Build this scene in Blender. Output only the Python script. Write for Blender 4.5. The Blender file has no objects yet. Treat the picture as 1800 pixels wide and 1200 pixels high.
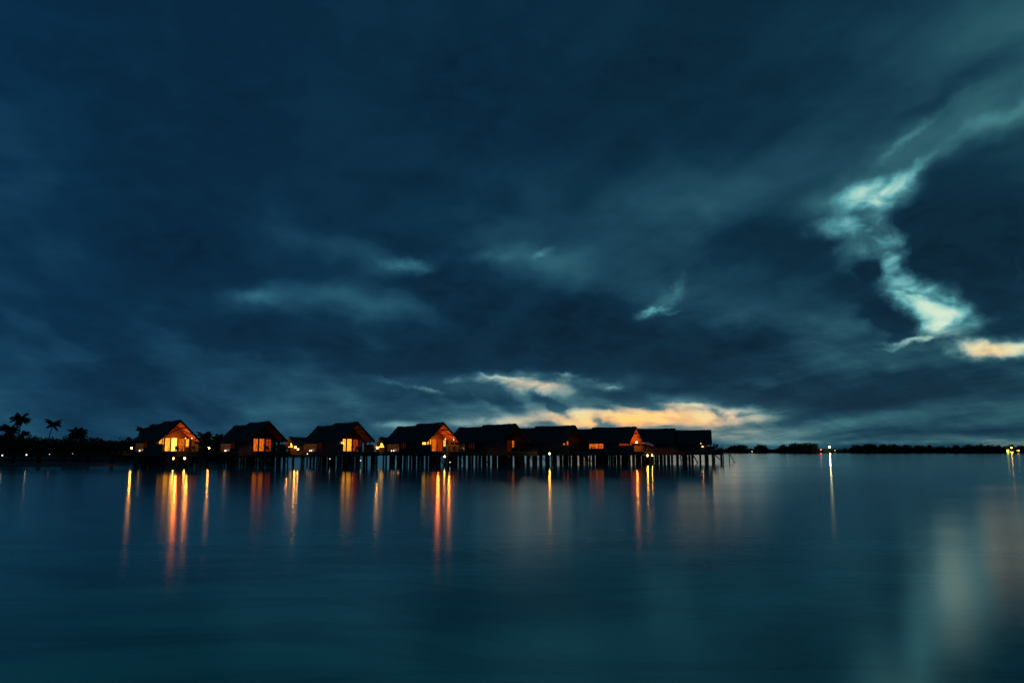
import bpy, bmesh, math, random
from mathutils import Vector, Matrix, noise
R = math.radians
random.seed(11)
scene = bpy.context.scene
col = scene.collection

# ------------------------------------------------------------------ camera
EYE = 2.7
PITCH = math.atan(193.3 / 1400.0)
cd = bpy.data.cameras.new("camera")
cam = bpy.data.objects.new("camera", cd)
col.objects.link(cam)
cam.location = (0, 0, EYE)
cam.rotation_euler = (R(90) + PITCH, 0, 0)
cd.sensor_width = 36.0
cd.lens = 28.0
cd.clip_start = 0.5
cd.clip_end = 30000
scene.camera = cam
scene.render.engine = 'CYCLES'
scene.view_settings.view_transform = 'Standard'
scene.view_settings.look = 'None'
scene.view_settings.exposure = 0.0
scene.view_settings.gamma = 1.0
scene.cycles.use_denoising = True
scene.cycles.use_adaptive_sampling = True
scene.cycles.adaptive_threshold = .02
scene.cycles.adaptive_min_samples = 12
scene.cycles.max_bounces = 6
scene.cycles.diffuse_bounces = 2
scene.cycles.glossy_bounces = 3
scene.cycles.sample_clamp_indirect = 4.0
scene.cycles.caustics_reflective = False

# ------------------------------------------------------------------ sky after sunset
# cloud banks and gaps, by compass bearing and height above the horizon in degrees:
# (bearing, height, half width, half height, tilt, lightness)
CLOUDS = [
    (8.39, 16.82, 17.37, 5.53, 6, 0.07),
    (17.67, 17.95, 13.87, 3.4, 10, 0.06),
    (26.83, 18.31, 14.25, 2.65, 24, 0.15),
    (33.77, 20.47, 5.65, 1.62, 30, 0.12),
    (30.87, 19.21, 7.25, 1.01, 30, 0.07),
    (34.46, 24.84, 11.29, 6.19, 15, 0.1),
    (24.56, 26.71, 14.44, 4.0, 20, 0.03),
    (18.28, 14.45, 9.1, 2.68, 0, -0.09),
    (17.12, 23.23, 14.94, 2.91, 12, -0.05),
    (0.0, 25.68, 25.94, 5.93, 0, -0.04),
    (31.12, 22.37, 8.24, 1.32, 20, -0.05),
    (-10.77, 13.74, 7.28, 2.19, -15, 0.09),
    (4.18, 13.13, 14.99, 2.63, -5, 0.08),
    (8.28, 11.42, 7.35, 2.42, 0, 0.08),
    (-13.87, 10.42, 11.76, 2.58, 5, 0.08),
    (-8.66, 10.0, 6.5, 2.42, -10, 0.1),
    (0.0, 10.72, 16.64, 3.67, -12, -0.11),
    (-5.83, 12.29, 5.37, 1.21, 0, -0.08),
    (2.06, 7.65, 23.09, 2.13, -4, -0.05),
    (-20.12, 13.54, 11.1, 2.28, 0, -0.04),
    (19.67, 4.13, 25.43, 1.53, -1, -0.11),
    (10.18, 6.13, 22.32, 2.01, 0, -0.05),
    (-16.09, 7.56, 11.44, 1.97, -10, -0.03),
    (-10.41, 15.35, 8.15, 1.19, -5, -0.05),
    (-33.14, 8.67, 3.79, 1.71, -40, 0.06),
    (-29.33, 6.51, 5.02, 1.07, -30, 0.04),
    (19.55, 9.35, 12.17, 3.28, -12, 0.11),
    (25.36, 5.63, 8.74, 1.48, -8, 0.06),
    (16.09, 7.56, 7.63, 1.97, -25, -0.04),
    (-23.23, 4.22, 13.85, 1.87, 0, 0.03),
    (-31.43, 26.24, 22.31, 7.87, 0, -0.03),
    (-33.64, 15.12, 8.81, 8.73, 0, 0.03),
    (-12.1, 4.09, 10.18, 2.39, -15, 0.06),
    (30.27, 11.07, 5.92, 4.58, -30, -0.13),
    (32.56, 12.89, 4.18, 3.77, 0, -0.09),
    (27.31, 15.37, 1.67, 1.07, -20, -0.12),
    (7.3, 2.54, 17.66, 2.41, 0, 0.22),
    (13.17, 0.99, 12.71, 1.02, 0, 0.1),
    (25.15, 1.95, 10.02, 1.1, 0, 0.05),
    (23.81, 14.69, 6.0, 4.06, 0, 0.12),
    (27.34, 10.64, 4.61, 3.99, -40, 0.12),
    (25.34, 16.72, 5.89, 2.17, 12, 0.08),
    (-7.49, 13.14, 7.82, 1.81, -8, 0.08),
    (-16.98, 10.66, 7.62, 1.76, 0, 0.06),
    (1.26, 13.89, 9.22, 1.46, 4, 0.06),
    (10.29, 10.56, 6.04, 2.01, 15, 0.08),
    (5.77, 8.43, 12.29, 1.63, -10, -0.04),
    (-1.66, 10.11, 10.79, 2.04, -14, -0.06),
    (29.31, 6.15, 6.27, 0.93, 0, 0.06),
    (19.57, 1.84, 4.7, 1.14, 0, 0.04),
]
FINE = [
    (25.17, 16.67, 3.99, 1.52, 12, 0.42),
    (27.47, 17.68, 3.01, 0.78, 38, 0.14),
    (23.04, 14.85, 3.21, 1.11, 4, 0.32),
    (23.9, 13.19, 1.93, 2.6, 0, 0.2),
    (25.87, 12.44, 1.9, 3.84, 8, 0.38),
    (26.9, 9.95, 1.99, 2.19, -45, 0.26),
    (28.68, 8.64, 3.51, 2.37, -38, 0.48),
    (28.59, 9.8, 1.93, 2.51, -30, 0.1),
    (28.45, 7.64, 1.92, 0.86, 5, 0.25),
    (31.1, 6.21, 2.87, 0.98, -3, 0.72),
    (32.81, 6.2, 1.17, 0.69, -3, 0.3),
    (26.78, 7.03, 2.47, 0.33, 6, 0.4),
    (25.83, 6.64, 1.34, 0.26, 10, 0.26),
    (30.51, 7.78, 2.15, 0.63, 22, 0.16),
    (30.3, 11.42, 5.3, 3.17, -38, -0.11),
    (29.21, 14.04, 3.21, 1.77, -20, -0.09),
    (32.87, 9.04, 2.64, 2.06, 0, -0.08),
    (25.82, 8.82, 2.86, 1.84, -28, -0.42),
    (24.53, 11.94, 1.25, 1.26, 0, -0.34),
    (24.41, 15.73, 1.75, 0.51, 10, -0.16),
    (27.74, 11.7, 1.31, 2.16, 20, -0.15),
    (27.27, 14.65, 2.0, 1.44, 0, -0.2),
    (29.49, 8.82, 1.26, 0.71, 0, 0.12),
    (32.94, 10.76, 0.41, 2.06, 0, 0.1),
    (-7.49, 13.14, 3.09, 0.8, -8, 0.16),
    (2.1, 14.09, 1.51, 0.48, 24, 0.13),
    (-1.26, 13.97, 2.93, 0.65, 0, 0.07),
    (10.07, 9.84, 1.93, 0.48, 14, 0.34),
    (11.17, 10.52, 2.0, 0.96, 35, 0.12),
    (12.0, 11.61, 0.56, 1.59, -15, 0.1),
    (-18.11, 10.59, 2.63, 0.85, 0, 0.12),
    (8.9, 2.45, 13.14, 1.0, 1, 0.44),
    (9.29, 2.2, 9.13, 0.48, 0, 0.18),
    (13.61, 2.64, 5.78, 0.63, 1, 0.25),
    (4.88, 2.63, 5.27, 0.57, 0, 0.18),
    (1.23, 4.75, 5.12, 1.06, -6, 0.52),
    (5.4, 4.9, 3.25, 0.57, -12, 0.32),
    (7.14, 4.64, 1.21, 0.4, 0, 0.2),
    (1.64, 5.61, 2.87, 0.33, 0, 0.12),
    (-6.12, 4.44, 2.43, 0.32, -10, 0.28),
    (-3.69, 5.19, 3.27, 0.49, 5, 0.16),
    (-7.89, 1.89, 3.0, 0.52, 0, 0.26),
    (-1.63, 2.03, 4.48, 0.57, 0, 0.24),
    (15.88, 2.15, 3.39, 0.7, 0, 0.36),
    (4.07, 1.94, 6.48, 0.65, 0, 0.2),
    (-0.82, 3.65, 3.88, 0.81, -28, -0.3),
    (-4.09, 4.17, 3.26, 0.73, -25, -0.18),
    (3.47, 2.88, 3.05, 0.65, -28, -0.38),
    (6.33, 2.18, 1.45, 0.81, -28, -0.6),
    (10.11, 3.08, 3.17, 0.4, -10, -0.4),
    (14.3, 2.56, 1.53, 0.55, -25, -0.5),
    (15.97, 2.5, 1.51, 0.27, 0, -0.34),
    (8.13, 3.82, 4.81, 0.56, -8, -0.18),
    (2.45, 3.77, 2.45, 0.41, -20, -0.1),
    (11.25, 1.79, 1.18, 0.12, 0, -0.15),
    (6.48, 1.65, 3.62, 0.2, 0, -0.08),
    (23.03, 0.57, 11.69, 0.3, 0, 0.12),
    (30.17, 0.67, 7.89, 0.21, 0, 0.1),
    (15.84, 1.06, 5.27, 0.78, 0, 0.1),
    (-2.86, 4.18, 6.94, 2.04, -10, 0.08),
    (11.47, 9.79, 1.2, 0.24, 10, 0.1),
    (25.48, 7.66, 1.01, 0.37, 0, 0.1),
    (8.11, 2.85, 8.0, 0.48, 2, 0.14),
    (27.62, 19.95, 6.05, 0.49, 33, 0.08),
    (7.31, 2.86, 2.41, 0.36, -8, -0.3),
    (11.27, 2.31, 3.53, 0.28, -3, -0.25),
    (2.44, 1.95, 2.44, 0.32, -5, -0.2),
    (12.47, 3.21, 2.34, 0.28, -5, 0.25),
    (-1.23, 5.32, 1.64, 0.25, -8, 0.2),
    (-8.55, 4.94, 2.41, 0.32, -12, 0.12),
    (4.1, 5.39, 1.23, 0.24, -10, 0.2),
    (29.6, 1.27, 9.23, 0.49, 0, -0.05),
    (18.84, 1.84, 2.19, 0.38, 10, -0.1),
]
WARM = [
    (8.09, 2.05, 16.77, 2.41, 0, 1.0),
    (31.31, 6.1, 3.61, 1.26, 0, 0.6),
    (1.23, 4.75, 13.94, 1.31, 0, 0.55),
    (30.77, 0.63, 10.19, 0.55, 0, 0.75),
    (-10.1, 2.92, 11.87, 3.2, 0, 0.28),
    (19.52, 0.88, 10.83, 0.76, 0, 0.15),
    (28.08, 6.95, 4.5, 1.08, 0, 0.25),
]

def s2l(c):
    return tuple(((v / 255.0) / 12.92 if v / 255.0 <= .04045 else ((v / 255.0 + .055) / 1.055) ** 2.4) for v in c) + (1,)

world = bpy.data.worlds.new("World")
scene.world = world
world.use_nodes = True
world.cycles.sampling_method = 'NONE'
NT = world.node_tree
NT.nodes.clear()
class G:
    def __init__(s, nt): s.nt = nt
    def n(s, t, **kw):
        x = s.nt.nodes.new(t)
        for k, v in kw.items(): setattr(x, k, v)
        return x
    def l(s, a, b): s.nt.links.new(a, b)
    def m(s, op, a, b=None, c=None, clamp=False):
        x = s.n('ShaderNodeMath', operation=op); x.use_clamp = clamp
        for i, v in enumerate((a, b, c)):
            if v is None: continue
            if isinstance(v, (int, float)): x.inputs[i].default_value = v
            else: s.l(v, x.inputs[i])
        return x.outputs[0]
    def vm(s, op, a, b=None, sc=None):
        x = s.n('ShaderNodeVectorMath', operation=op)
        for i, v in enumerate((a, b)):
            if v is None: continue
            if isinstance(v, tuple): x.inputs[i].default_value = v
            else: s.l(v, x.inputs[i])
        if sc is not None:
            if isinstance(sc, (int, float)): x.inputs['Scale'].default_value = sc
            else: s.l(sc, x.inputs['Scale'])
        return x.outputs['Value'] if op in ('LENGTH', 'DOT_PRODUCT') else x.outputs[0]
    def comb(s, a, b, c=0.0):
        x = s.n('ShaderNodeCombineXYZ')
        for i, v in enumerate((a, b, c)):
            if isinstance(v, (int, float)): x.inputs[i].default_value = v
            else: s.l(v, x.inputs[i])
        return x.outputs[0]
    def noise(s, vec, scale, detail=4, rough=.5, dist=0.0, color=False):
        x = s.n('ShaderNodeTexNoise')
        s.l(vec, x.inputs['Vector'])
        x.inputs['Scale'].default_value = scale
        x.inputs['Detail'].default_value = detail
        x.inputs['Roughness'].default_value = rough
        x.inputs['Distortion'].default_value = dist
        return x.outputs['Color' if color else 'Fac']
    def ramp(s, fac, stops, interp='LINEAR'):
        x = s.n('ShaderNodeValToRGB'); cr = x.color_ramp; cr.interpolation = interp
        while len(cr.elements) < len(stops): cr.elements.new(1.0)
        for e, (p, c) in zip(cr.elements, stops):
            e.position = p; e.color = c
        s.l(fac, x.inputs[0])
        return x.outputs[0]
    def mr(s, v, a, b, c, d, it='SMOOTHSTEP'):
        x = s.n('ShaderNodeMapRange', interpolation_type=it)
        s.l(v, x.inputs[0])
        for i, q in zip((1, 2, 3, 4), (a, b, c, d)): x.inputs[i].default_value = q
        return x.outputs[0]
    def mix(s, f, a, b, bt='MIX'):
        x = s.n('ShaderNodeMix', data_type='RGBA', blend_type=bt)
        if isinstance(f, (int, float)): x.inputs[0].default_value = f
        else: s.l(f, x.inputs[0])
        for i, v in ((6, a), (7, b)):
            if isinstance(v, tuple): x.inputs[i].default_value = v
            else: s.l(v, x.inputs[i])
        return x.outputs[2]
g = G(NT)
tc = g.n('ShaderNodeTexCoord').outputs['Generated']
sep = g.n('ShaderNodeSeparateXYZ'); g.l(tc, sep.inputs[0])
dx, dy, dz = sep.outputs
az = g.m('MULTIPLY', g.m('ARCTAN2', dx, dy), 57.29578)
el = g.m('MULTIPLY', g.m('ARCSINE', dz), 57.29578)
P = g.comb(az, el)
# drifting cloud deck: coordinates on a flat layer overhead, drawn out along the wind
zz = g.m('ADD', g.m('MAXIMUM', dz, 0.0), .10)
deck = g.comb(g.m('DIVIDE', dx, zz), g.m('DIVIDE', dy, zz))
mp = g.n('ShaderNodeMapping', vector_type='TEXTURE')
g.l(deck, mp.inputs[0]); mp.inputs['Rotation'].default_value = (0, 0, R(16)); mp.inputs['Scale'].default_value = (1, 4.6, 1)
wind = mp.outputs[0]
n_wind = g.noise(wind, 1.15, 5, .52, .3)
n_wind2 = g.noise(wind, 3.3, 5, .55, .2)
n_body = g.noise(g.vm('MULTIPLY', P, (.10, .24, 0)), 1.0, 4, .5, .35)      # folds in the cloud base
n_rag = g.noise(g.vm('MULTIPLY', P, (.42, .75, 0)), 1.0, 3, .5, .6)
# small torn cloud low down, tilted
mp2 = g.n('ShaderNodeMapping', vector_type='TEXTURE')
g.l(P, mp2.inputs[0]); mp2.inputs['Rotation'].default_value = (0, 0, R(-24)); mp2.inputs['Scale'].default_value = (3.0, 1.0, 1)
n_tilt = g.noise(mp2.outputs[0], .55, 5, .55, .4)
mp3 = g.n('ShaderNodeMapping', vector_type='TEXTURE')
g.l(P, mp3.inputs[0]); mp3.inputs['Scale'].default_value = (4.5, 1.0, 1)
n_flat = g.noise(mp3.outputs[0], 1.2, 4, .55, .3)
# warped bearings
w1 = g.vm('SUBTRACT', g.noise(P, .16, 3, .5, 0, True), (.5, .5, .5))
w2 = g.vm('SUBTRACT', g.noise(P, .5, 3, .5, 0, True), (.5, .5, .5))
w3 = g.vm('SUBTRACT', g.noise(P, 1.1, 4, .55, 0, True), (.5, .5, .5))
calm = g.mr(el, 0.0, 7.0, .18, 1.0)        # layers lie flatter towards the horizon
P1 = g.vm('ADD', P, g.vm('MULTIPLY', g.vm('ADD', g.vm('MULTIPLY', w1, (7.0, 3.5, 0)), g.vm('MULTIPLY', w2, (2.2, 1.3, 0))), g.comb(1.0, calm)))
P2 = g.vm('ADD', P, g.vm('MULTIPLY', g.vm('ADD', g.vm('MULTIPLY', w2, (1.2, .7, 0)), g.vm('MULTIPLY', w3, (1.3, .8, 0))), g.comb(1.0, calm)))
P3 = g.vm('ADD', P, g.vm('MULTIPLY', w1, (8.0, 1.5, 0)))
def field(table, src, acc):
    for (a, e, ra, re, rot, amp) in table:
        m_ = g.n('ShaderNodeMapping', vector_type='TEXTURE')
        q = g.vm('MULTIPLY_ADD', acc, (1e-4, 1e-4, 0)) if not isinstance(acc, float) else src   # keeps the evaluation in sequence
        if q is not src: g.l(src, q.node.inputs[2])
        g.l(q, m_.inputs[0])
        m_.inputs['Location'].default_value = (a, e, 0)
        m_.inputs['Rotation'].default_value = (0, 0, R(rot))
        m_.inputs['Scale'].default_value = (ra, re, 1)
        d = g.vm('LENGTH', m_.outputs[0])
        f = g.mr(d, 1.0, 0.0, 0.0, 1.0)
        acc = g.m('MULTIPLY_ADD', f, amp, acc)
    return acc
base = g.mr(az, -32, 32, .195, .235, 'LINEAR')
low = g.mr(el, 9.0, 0.0, 0.0, .10)
B = g.m('ADD', base, low)
B = field(CLOUDS, P1, B)
fine = field(FINE, P2, 0.0)
fine = g.m('MULTIPLY', fine, g.mr(n_rag, .32, .58, .55, 1.18))
B = g.m('ADD', B, fine)
right = g.mr(az, -30, 20, .55, 1.0, 'LINEAR')
B = g.m('ADD', B, g.m('MULTIPLY', g.m('MULTIPLY', g.m('SUBTRACT', n_wind, .5), .50), right))
B = g.m('ADD', B, g.m('MULTIPLY', g.m('MULTIPLY', g.m('SUBTRACT', n_wind2, .5), .13), right))
lowm = g.mr(el, 14.0, 4.0, .12, 1.0)
B = g.m('ADD', B, g.m('MULTIPLY', g.m('MULTIPLY', g.m('SUBTRACT', n_tilt, .5), .26), g.m('MULTIPLY', lowm, right)))
B = g.m('ADD', B, g.m('MULTIPLY', g.m('MULTIPLY', g.m('SUBTRACT', n_flat, .5), .16), g.m('MULTIPLY', lowm, right)))
B = g.m('ADD', B, g.m('MULTIPLY', g.m('MULTIPLY', g.m('SUBTRACT', n_body, .5), .26), g.mr(el, 30.0, 14.0, .35, 1.0)))
W = field(WARM, P3, 0.0)
B = g.m('ADD', B, g.m('MULTIPLY', g.m('MULTIPLY', g.m('SUBTRACT', n_flat, .5), .85), W))
W = g.m('ADD', W, 0.0, clamp=True)
B = g.m('SMOOTH_MAX', B, g.m('MULTIPLY_ADD', W, .20, g.m('ADD', g.mr(el, 8.0, 2.0, .118, .185), g.m('ADD', g.mr(n_rag, .3, .7, 0, .05), g.mr(n_wind, .3, .7, 0, .05)))), .07)   # no cloud is blacker than its lit base
cool = g.ramp(B, [(0.0, s2l((5, 16, 26))), (.12, s2l((8, 32, 50))), (.22, s2l((14, 48, 69))), (.32, s2l((28, 69, 89))), (.44, s2l((47, 97, 112))),
                  (.58, s2l((76, 144, 158))), (.72, s2l((120, 186, 190))), (.88, s2l((170, 214, 206))), (1.0, s2l((204, 230, 214)))])
warm = g.ramp(B, [(0.0, s2l((10, 34, 52))), (.22, s2l((28, 70, 92))), (.38, s2l((62, 106, 118))), (.50, s2l((120, 134, 128))), (.62, s2l((196, 168, 136))),
                  (.78, s2l((250, 190, 118))), (1.0, s2l((255, 212, 122)))])
c = g.mix(W, cool, warm)
tint = g.ramp(g.mr(az, -34, 34, 0, 1, 'LINEAR'), [(0.0, (.76, .94, 1.13, 1)), (.35, (.9, .99, 1.06, 1)), (.7, (1.05, 1.0, .98, 1)), (1.0, (1.1, 1.03, .93, 1))])
c = g.mix(1.0, c, tint, 'MULTIPLY')
# below the horizon the dome is dark
c = g.mix(g.mr(el, -.5, -3.0, 0, 1), c, (.004, .012, .018, 1))
# clear twilight air behind the clouds
sky = g.n('ShaderNodeTexSky', sky_type='NISHITA')
sky.sun_disc = False
sky.sun_elevation = R(-6)
sky.sun_rotation = R(14)
bg1 = g.n('ShaderNodeBackground'); g.l(sky.outputs[0], bg1.inputs[0]); bg1.inputs[1].default_value = .05
bg2 = g.n('ShaderNodeBackground'); g.l(c, bg2.inputs[0]); bg2.inputs[1].default_value = 1.0
add = g.n('ShaderNodeAddShader'); g.l(bg1.outputs[0], add.inputs[0]); g.l(bg2.outputs[0], add.inputs[1])
wo = g.n('ShaderNodeOutputWorld'); g.l(add.outputs[0], wo.inputs[0])

# ==== STRUCTURE
# ------------------------------------------------------------------ materials
def mat(name, base=(.1, .1, .1), rough=.8, var=0.0, scale=4.0, stretch=(1, 1, 1), bump=0.0, spec=.3, metal=0.0):
    m = bpy.data.materials.new(name); m.use_nodes = True
    nt = m.node_tree; k = G(nt); b = nt.nodes['Principled BSDF']
    b.inputs['Roughness'].default_value = rough; b.inputs['Metallic'].default_value = metal
    b.inputs['Specular IOR Level'].default_value = spec
    tcx = k.n('ShaderNodeTexCoord').outputs['Object']
    v = k.vm('MULTIPLY', tcx, stretch)
    f = k.noise(v, scale, 5, .6)
    lo = tuple(max(0, x * (1 - var)) for x in base) + (1,); hi = tuple(min(1, x * (1 + var)) for x in base) + (1,)
    k.l(k.ramp(f, [(.3, lo), (.7, hi)]), b.inputs['Base Color'])
    if bump:
        bp = k.n('ShaderNodeBump'); bp.inputs['Strength'].default_value = bump; bp.inputs['Distance'].default_value = .05
        k.l(f, bp.inputs['Height']); k.l(bp.outputs[0], b.inputs['Normal'])
    return m
def emis(name, color, strength, var=0.0, scale=2.0, stretch=(1, 1, 1)):
    m = bpy.data.materials.new(name); m.use_nodes = True
    nt = m.node_tree; nt.nodes.clear(); k = G(nt)
    e = k.n('ShaderNodeEmission'); o = k.n('ShaderNodeOutputMaterial'); k.l(e.outputs[0], o.inputs[0])
    e.inputs[0].default_value = tuple(color) + (1,); e.inputs[1].default_value = strength
    if var:
        tcx = k.n('ShaderNodeTexCoord').outputs['Object']
        f = k.noise(k.vm('MULTIPLY', tcx, stretch), scale, 3, .6)
        k.l(k.mr(f, .32, .68, strength * (1 - var), strength * (1 + var)), e.inputs[1])
    return m
M = {}
M['thatch'] = mat('thatch', (.050, .060, .058), .95, .5, 5, (1, .35, 3), .8, .1)
M['thatch_edge'] = mat('thatch_edge', (.12, .115, .10), .95, .5, 8, (1, 1, 1), .8, .1)
M['plank'] = mat('plank', (.055, .042, .032), .8, .45, 3, (9, 9, .5), .4)
M['grey_plank'] = mat('grey_plank', (.07, .072, .062), .8, .35, 3, (7, 7, .5), .4)
M['ceiling'] = mat('ceiling_boards', (.24, .10, .045), .7, .3, 4, (.6, 8, 8), .3)
M['frame'] = mat('dark_frame', (.06, .03, .018), .6, .3, 6)
M['pile'] = mat('pile_wood', (.022, .02, .018), .85, .5, 4, (3, 3, .6), .5)
M['deck'] = mat('deck_boards', (.10, .08, .065), .7, .35, 2, (12, .6, 3), .4)
M['metal'] = mat('lamp_metal', (.08, .08, .08), .45, .1, 6, metal=.6)
M['cloth'] = mat('cushion_cloth', (.45, .42, .36), .9, .1, 6)
M['white'] = mat('white_canvas', (.65, .65, .66), .9, .08, 5)
M['leaf'] = mat('leaf', (.035, .05, .025), .8, .5, 2, spec=.2)
M['palm_leaf'] = mat('palm_leaf', (.04, .055, .025), .7, .4, 2, spec=.2)
M['bark'] = mat('bark', (.07, .06, .05), .9, .4, 5, (1, 1, 3), .5)
M['sand'] = mat('sand', (.13, .12, .10), .95, .35, .4, bump=.4, spec=.1)
M['rock'] = mat('wet_rock', (.04, .042, .042), .7, .5, 1.2, bump=.6)
M['pot'] = mat('clay_pot', (.2, .09, .05), .8, .2, 6)
M['tub'] = mat('glazed_tub', (.7, .68, .62), .25, .05, 3, spec=.5)
AMB = (1.0, .34, .045)
M['p_gold'] = emis('lit_curtain_gold', (1.0, .38, .03), 1.35, .6, 1.5, (3.5, 3.5, .9))
M['p_bright'] = emis('lit_glass_bright', (1.0, .52, .07), 3.2, .5, 1.5, (3, 3, 1.2))
M['p_orange'] = emis('lit_curtain_orange', (1.0, .19, .015), .62, .65, 1.5, (3.5, 3.5, .8))
M['p_red'] = emis('lit_curtain_red', (1.0, .09, .009), .26, .7, 1.5, (2.5, 2.5, .6))
M['p_dim'] = emis('dim_pane', (1.0, .10, .02), .035, .6, 1.5, (3, 3, .6))
M['p_dark'] = mat('dark_glass', (.02, .022, .025), .15, .1, 2, spec=.5)
M['bulb_warm'] = emis('bulb_warm', (1.0, .40, .07), 60)
M['bulb_gold'] = emis('bulb_gold', (1.0, .40, .045), 150)
M['bulb_flood'] = emis('bulb_flood', (1.0, .42, .09), 48)
M['bulb_soft'] = emis('bulb_soft', (1.0, .52, .12), 4.5)
M['bulb_white'] = emis('bulb_white', (1.0, .80, .62), 2.6)
M['bulb_pale'] = emis('bulb_pale', (1.0, .72, .50), 2.2)
M['bulb_small'] = emis('bulb_small', (1.0, .45, .10), 16)
M['bulb_tip'] = emis('bulb_tip', (1.0, .12, .06), 3)
M['bulb_red'] = emis('bulb_red', (1.0, .04, .05), 14)
M['bulb_beacon'] = emis('bulb_beacon', (1.0, .88, .35), 150)
M['bulb_green'] = emis('bulb_green', (.95, 1.0, .10), 3.5)

# ------------------------------------------------------------------ mesh helpers
class MB:
    def __init__(s): s.bm = bmesh.new()
    def box(s, x0, x1, y0, y1, z0, z1):
        v = [s.bm.verts.new(p) for p in ((x0, y0, z0), (x1, y0, z0), (x1, y1, z0), (x0, y1, z0), (x0, y0, z1), (x1, y0, z1), (x1, y1, z1), (x0, y1, z1))]
        for f in ((0, 3, 2, 1), (4, 5, 6, 7), (0, 1, 5, 4), (1, 2, 6, 5), (2, 3, 7, 6), (3, 0, 4, 7)): s.bm.faces.new([v[i] for i in f])
        return s
    def ring(s, c, d, r, n):
        d = Vector(d).normalized(); a = Vector((0, 0, 1)) if abs(d.z) < .9 else Vector((1, 0, 0))
        u = d.cross(a).normalized(); w = d.cross(u)
        return [s.bm.verts.new(Vector(c) + r * (math.cos(2 * math.pi * i / n) * u + math.sin(2 * math.pi * i / n) * w)) for i in range(n)]
    def tube(s, pts, radii, n=8, cap=True):
        pts = [Vector(p) for p in pts]
        if isinstance(radii, (int, float)): radii = [radii] * len(pts)
        rs = []
        for i, p in enumerate(pts):
            d = pts[min(i + 1, len(pts) - 1)] - pts[max(i - 1, 0)]
            rs.append(s.ring(p, d, radii[i], n))
        for a, b in zip(rs, rs[1:]):
            for i in range(n): s.bm.faces.new((a[i], a[(i + 1) % n], b[(i + 1) % n], b[i]))
        if cap:
            s.bm.faces.new(rs[0][::-1]); s.bm.faces.new(rs[-1])
        return s
    def bar(s, a, b, w, h):
        a, b = Vector(a), Vector(b); d = (b - a).normalized()
        up = Vector((0, 0, 1)) if abs(d.z) < .95 else Vector((1, 0, 0))
        x = d.cross(up).normalized(); y = x.cross(d)
        v = [s.bm.verts.new(q + x * i * w / 2 + y * j * h / 2) for q in (a, b) for i, j in ((-1, -1), (1, -1), (1, 1), (-1, 1))]
        for f in ((0, 1, 2, 3), (7, 6, 5, 4), (0, 4, 5, 1), (1, 5, 6, 2), (2, 6, 7, 3), (3, 7, 4, 0)): s.bm.faces.new([v[i] for i in f])
        return s
    def ball(s, c, r, sz=1.0, n=10):
        m = Matrix.Translation(c) @ Matrix.Diagonal((r, r, r * sz, 1))
        bmesh.ops.create_uvsphere(s.bm, u_segments=n, v_segments=max(6, n - 2), radius=1, matrix=m)
        return s
    def quad(s, *p):
        s.bm.faces.new([s.bm.verts.new(q) for q in p]); return s
    def prism(s, poly, axis, a0, a1):
        def P(p, a):
            return {'x': (a, p[0], p[1]), 'y': (p[0], a, p[1]), 'z': (p[0], p[1], a)}[axis]
        A = [s.bm.verts.new(P(p, a0)) for p in poly]; B_ = [s.bm.verts.new(P(p, a1)) for p in poly]
        n = len(poly)
        s.bm.faces.new(A[::-1]); s.bm.faces.new(B_)
        for i in range(n): s.bm.faces.new((A[i], A[(i + 1) % n], B_[(i + 1) % n], B_[i]))
        return s
    def mesh(s, name, material, smooth=False):
        bmesh.ops.recalc_face_normals(s.bm, faces=s.bm.faces)
        me = bpy.data.meshes.new(name); s.bm.to_mesh(me); s.bm.free()
        me.materials.append(material)
        if smooth:
            for p in me.polygons: p.use_smooth = True
        return me
CACHE = {}
def part(name, key, fn, material, parent, loc=(0, 0, 0), smooth=False, rz=0.0, sc=None):
    """one mesh object under its thing; equal keys share mesh data"""
    kk = (key, material.name)
    if kk not in CACHE: CACHE[kk] = fn().mesh(name, material, smooth)
    o = bpy.data.objects.new(name, CACHE[kk]); col.objects.link(o)
    o.parent = parent; o.location = loc; o.rotation_euler = (0, 0, rz)
    if sc: o.scale = sc
    return o
def thing(name, label, cat, loc=(0, 0, 0), rz=0.0, group=None):
    o = bpy.data.objects.new(name, None); col.objects.link(o)
    o.empty_display_size = .2
    o.location = loc; o.rotation_euler = (0, 0, rz); o['label'] = label; o['category'] = cat
    if group: o['group'] = group
    return o
def copy_thing(src, loc, rz, label, group, scale=None):
    r = src.copy(); col.objects.link(r); r.location = loc; r.rotation_euler = (0, 0, rz)
    r['label'] = label; r['group'] = group
    if scale: r.scale = scale
    for ch in list(src.children):
        c_ = ch.copy(); col.objects.link(c_); c_.parent = r
        for gch in list(ch.children):
            d_ = gch.copy(); col.objects.link(d_); d_.parent = c_
    return r

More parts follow.
